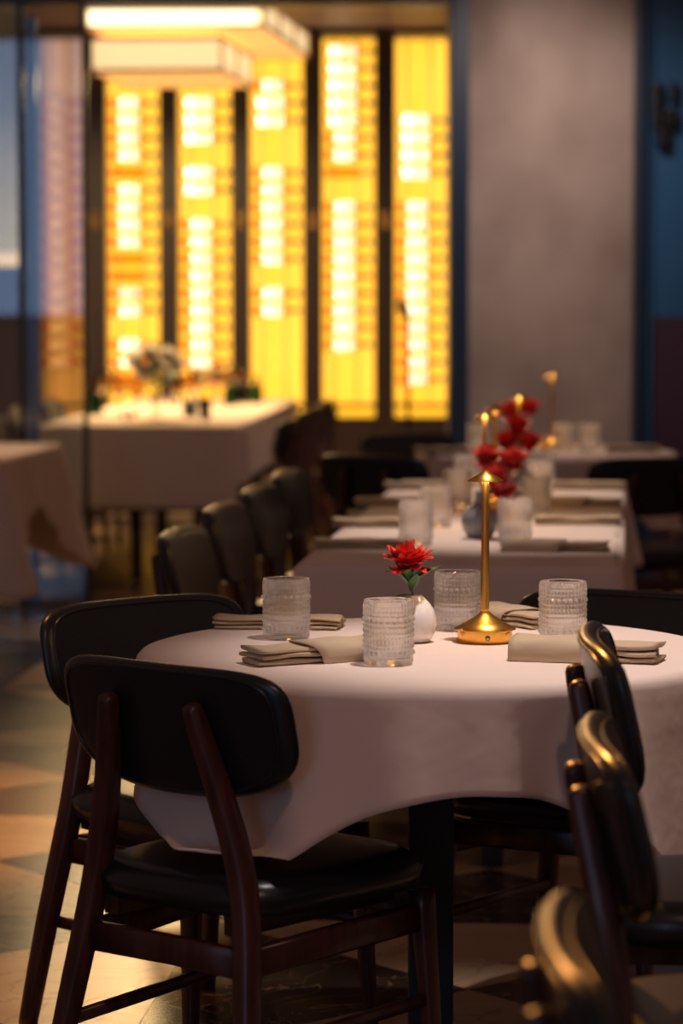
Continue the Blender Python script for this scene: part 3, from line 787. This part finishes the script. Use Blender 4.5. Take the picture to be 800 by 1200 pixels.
leaf_at(fl1, 1, d * .70, math.radians(-75), .30, 1.25)
leaf_at(fl1, 2, d * .60, math.radians(-110), .45, 1.1)
leaf_at(fl1, 1, d * .62, math.radians(100), .60, 1.05)
leaf_at(fl1, 2, d * .62, math.radians(150), .35, 1.2)
leaf_at(fl1, 1, d * .50, math.radians(-160), .65, .90)
gv = 'bud vases on the long table'
for k, (u, dd, hu, hv, lb, vm, n) in enumerate(((562, 7.14, 585, 556, 'nearest', 'grey_ceramic', 4), (611, 8.5, 606, 520, 'middle', 'grey_ceramic', 3), (608, 9.2, 608, 489, 'farthest', 'grey_ceramic', 2))):
    q = atd(u, dd); vz = thing('bud_vase', 'rounded grey ceramic bud vase, %s on the long table' % lb, 'vase', (q.x, q.y, ZC), 0, gv)
    obj('vase_body', BULB, M[vm], vz)
    rnd = random.Random(k + 20); hc = PD(hu, hv, dd)
    names = (('upper left', 'upper right', 'lowest', 'middle left'), ('left', 'right', 'topmost'), ('left', 'right'))[k]
    offs = (((-.030, .02, .022), (.030, -.01, .016), (.008, -.02, -.060), (-.012, -.03, -.022)), ((-.030, 0, -.012), (.034, -.01, -.016), (.0, .02, .030)), ((-.028, 0, 0), (.028, .01, .012)))[k]
    for j in range(n):
        off = Vector(offs[j])
        f, d_ = flower((q.x, q.y, ZC + .07), (hc.x + off.x, hc.y + off.y, hc.z + off.z), '%s red bloom in the %s grey vase on the long table' % (names[j], lb), 'flowers in the %s long table vase' % lb, M['petal_pink'] if k == 0 else M['petal'], 1.4, 30 + 7 * k + j)
        leaf_at(f, 1, d_ * .6, rnd.uniform(0, 6), .5, .9)

# napkins
def napkin_mesh(L=.24, W=.085, layers=3, seed=0, th=.0085):
    rnd = random.Random(seed); bm = bmesh.new(); nx = 20
    for k in range(layers):
        x0 = -L / 2 + rnd.uniform(0, .012); x1 = L / 2 - rnd.uniform(0, .012); w0 = W / 2 - rnd.uniform(0, .006); zc = th * (k + .5)
        ph = rnd.uniform(0, 6); rings = []
        for i in range(nx):
            t = i / (nx - 1); x = x0 + (x1 - x0) * t
            wv = .0012 * math.sin(t * 7 + ph) * (k + 1) / layers + .0008
            spread = 1 + .10 * t
            ring = []
            for q in range(18):
                a = 2 * PI * q / 18; c_, s_ = math.cos(a), math.sin(a)
                yy = w0 * spread * math.copysign(abs(c_) ** .55, c_); zz = th * .5 * math.copysign(abs(s_) ** .5, s_)
                ring.append(bm.verts.new((x + .004 * math.sin(q * .35 + ph), yy, max(0, zc + zz * .97 + (wv if k else 0)))))
            rings.append(ring)
        for a, b in zip(rings, rings[1:]):
            for i in range(18): bm.faces.new((a[i], a[(i + 1) % 18], b[(i + 1) % 18], b[i]))
        bm.faces.new(rings[0]); bm.faces.new(rings[-1][::-1])
    for v in bm.verts:
        if v.co.z > .004: v.co += Vector((.0015 * math.sin(v.co.y * 90 + seed), .0022 * math.sin(v.co.x * 38 + seed * 2 + v.co.z * 300), .0011 * math.sin(v.co.x * 61 + v.co.y * 70 + seed)))
    return mesh_from('folded_stack', bm)
def flap_mesh(L=.24, W=.085, layers=3, th=.0085):
    bm = bmesh.new(); rings = []; H = th * layers + .0035; nx = 12
    for i in range(nx):
        t = i / (nx - 1); ring = []
        for q in range(24):
            u = q / 23; a = PI * u
            yy = (W / 2 * 1.08 + .004) * math.copysign(abs(math.cos(a)) ** .45, math.cos(a)); zz = H * math.sin(a) ** .5
            skew = .022 * math.sin(PI * u) if i == 0 else 0
            x = -.005 + (L / 2 + .004) * t - skew * (1 - t) + .0
            ring.append(bm.verts.new((x, yy, max(.0004, zz + .001 * math.sin(t * 9 + q * .4)))))
        rings.append(ring)
    for a, b in zip(rings, rings[1:]):
        for i in range(23): bm.faces.new((a[i], a[i + 1], b[i + 1], b[i]))
    return mesh_from('flap', bm)
NAP = [napkin_mesh(seed=s) for s in range(3)]; FLAP = flap_mesh()
def napkin(u, v, rz, label, group, k=0, flap=True, flip=False, sc_=1.0, hz=1.0):
    p = P(u, v, ZC); t = thing('napkin', label, 'napkin', (p.x, p.y, ZC), rz + (PI if flip else 0), group); t.scale = (sc_, sc_, hz)
    obj('folded_stack', NAP[k], M['napkin'], t)
    if flap:
        f = obj('flap', FLAP, M['napkin'], t)
        sd = f.modifiers.new('thickness', 'SOLIDIFY'); sd.thickness = .0018; sd.offset = 1
    return t
g = 'folded napkins on the near round table'
napkin(327, 735, math.radians(-4), 'folded beige napkin behind the left glass, far left of the near round table', g, 0, False, False, 1.0, .8)
napkin(365, 774, math.radians(30), 'folded beige napkin in front of the left glass at the near round table edge', g, 1, True, False, .96, 1.1)
napkin(606, 731, math.radians(-58), 'folded beige napkin behind the gold lamp', g, 2, True, True, .85, 1.0)
napkin(687, 773, math.radians(-15), 'folded beige napkin in front of the right glass', g, 1, True, True, 1.02, 1.2)
g = 'folded napkins on the long table'
for k, (u, v, s, lb) in enumerate(((425, 642, 1, 'nearest on the left side'), (440, 617, .9, 'second on the left side'), (463, 592, 1, 'third on the left side'), (490, 573, .9, 'farthest on the left side'),
                    (650, 645, 1.05, 'nearest on the right side'), (677, 614, 1.0, 'second on the right side'), (680, 593, 1.0, 'third on the right side'), (690, 573, .95, 'farthest on the right side'))):
    napkin(u, v, math.radians(-6 if k < 4 else -5), 'folded beige napkin, %s of the long table' % lb, g, k % 3, k in (4, 6), k > 3, s, .85)
g = 'folded napkins on the far round table'
napkin(741, 530, 0.1, 'folded napkin at the right of the far round table', g, 0, False, False, .9); napkin(520, 532, -.2, 'folded napkin at the left of the far round table', g, 1, False, False, .9)

# ------------------------------------------------------------------ far banquet table things
def far(u, v): return P(u, v, ZC)
GOB = mesh_from('wine_glass', lathe([(0, 0), (.034, 0), (.034, .002), (.006, .006), (.004, .012), (.004, .085), (.012, .095), (.034, .125), (.038, .150), (.031, .195), (.0295, .195), (.036, .150), (.032, .127), (0, .098)], 24))
GLINT_FILL = mesh_from('wine', lathe([(0, .100), (.030, .127), (.0355, .150), (.033, .165), (0, .165)], 20)); M['wine'] = thin_glass('amber_glint_fill', (1.0, .80, .35), .2, .05, (.95, .65, .25), .2)  # amber fill added in the bowls, standing in for warm reflections in the glass
gw = 'wine glasses on the far banquet table'
gl = [(118, 484), (140, 488), (160, 490), (205, 488), (222, 483), (236, 479), (250, 476), (262, 474), (275, 471), (287, 470), (230, 470), (255, 467), (130, 474)]
words = ['leftmost', 'second', 'third', 'fourth', 'fifth', 'sixth', 'seventh', 'eighth', 'ninth', 'tenth', 'eleventh', 'twelfth', 'thirteenth', 'fourteenth']
for k, (u, v) in enumerate(sorted(gl)):
    p = far(u, v); o = thing('wine_glass', '', '', p); obj('bowl', GOB, M['stemware'], o); obj('wine', GLINT_FILL, M['wine'], o)
    tag(o, 'stemmed wine glass, %s from the left on the far banquet table' % words[k], 'glass', gw)
CAN = lathe([(0, 0), (.028, 0), (.033, .05), (.030, .05), (.026, .006), (0, .006)], 24); CAN = mesh_from('holder', CAN)
FLM = mesh_from('flame', lathe([(0, .012), (.010, .014), (.012, .026), (.006, .040), (0, .052)], 16))
for k, (u, v, lb) in enumerate(((150, 494, 'front'), (111, 478, 'leftmost'), (203, 477, 'middle'), (228, 474, 'right'))):
    p = far(u, v); t = thing('tealight', 'small glowing tealight holder, %s one on the far banquet table' % lb, 'candle', p, 0, 'tealights on the far banquet table')
    obj('holder', CAN, M['stemware'], t); obj('flame', FLM, M['flame'], t)
p = far(240, 491); tag(obj('black_cup', lathe([(0, 0), (.026, 0), (.030, .1), (.027, .1), (.024, .006), (0, .006)], 24), M['black_cup'], None, p), 'small black cup near the front of the far banquet table', 'cup')
p = far(223, 488); tag(obj('green_cup', lathe([(0, 0), (.034, 0), (.038, .075), (.035, .075), (.031, .006), (0, .006)], 24), mat('teal_glaze', (.05, .12, .11), .3), None, p), 'short teal tumbler beside the black cup', 'cup')
GB = mesh_from('glass_body', lathe([(0, 0), (.035, 0), (.037, .004), (.037, .10), (.028, .125), (.013, .145), (.013, .20), (0, .20)], 20))
for k, (u, v, lb) in enumerate(((112, 486, 'leftmost'), (270, 475, 'second'), (284, 472.5, 'third'), (300, 472, 'rightmost'))):
    p = far(u, v); o = obj('green_bottle', GB, M['bottle_green'], None, p, label=None); o.scale = (1, 1, .75)
    tag(o, 'short green glass bottle, %s on the far banquet table' % lb, 'bottle', 'green bottles on the far banquet table')
p = far(183, 492); vz = thing('flower_vase', 'pale tall vase on the far banquet table', 'vase', p)
obj('vase_body', lathe([(0, 0), (.035, 0), (.020, .02), (.016, .06), (.030, .10), (.045, .12), (.042, .12), (.026, .10), (0, .09)], 28), M['stemware'], vz)
rnd = random.Random(3)
for j, (dx, dz) in enumerate(((-.10, .16), (-.03, .19), (.06, .18), (.10, .13), (.0, .13), (-.06, .10))):
    f, d_ = flower((p.x, p.y, ZC + .10), (p.x + dx, p.y + rnd.uniform(-.05, .05), ZC + .10 + dz), 'large white flower, %s in the pale vase on the far banquet table' % ('leftmost', 'top left', 'top right', 'rightmost', 'centre', 'lower left')[j], 'white flowers in the far vase', M['petal_white'], 1.9, 60 + j)
    leaf_at(f, 0, d_ * .6, rnd.uniform(0, 6), .2, 1.8); leaf_at(f, 1, d_ * .5, rnd.uniform(0, 6), .2, 1.8)
# slim stand in front of the wine wall
q = PD(478, 480, 15.2); st = thing('microphone_stand', 'slim black stand with clip head before the rightmost wine column', 'stand', (q.x, 15.2, 0))
zt_ = PD(0, 372, 15.2).z
obj('pole', sweep([(0, 0, .35), (0, 0, zt_)], .011, seg=10), M['black'], st)
obj('clip', sweep([(.0, 0, zt_ - .01), (-.03, -.02, zt_ + .05), (-.045, -.03, zt_ + .09)], [.016, .028, .02], seg=12), M['black'], st)
for k in range(3):
    a = k * 2 * PI / 3 + .5
    obj('leg', sweep([(0, 0, .42), (.22 * math.cos(a), .22 * math.sin(a), .008)], .010, seg=8), M['black'], st)
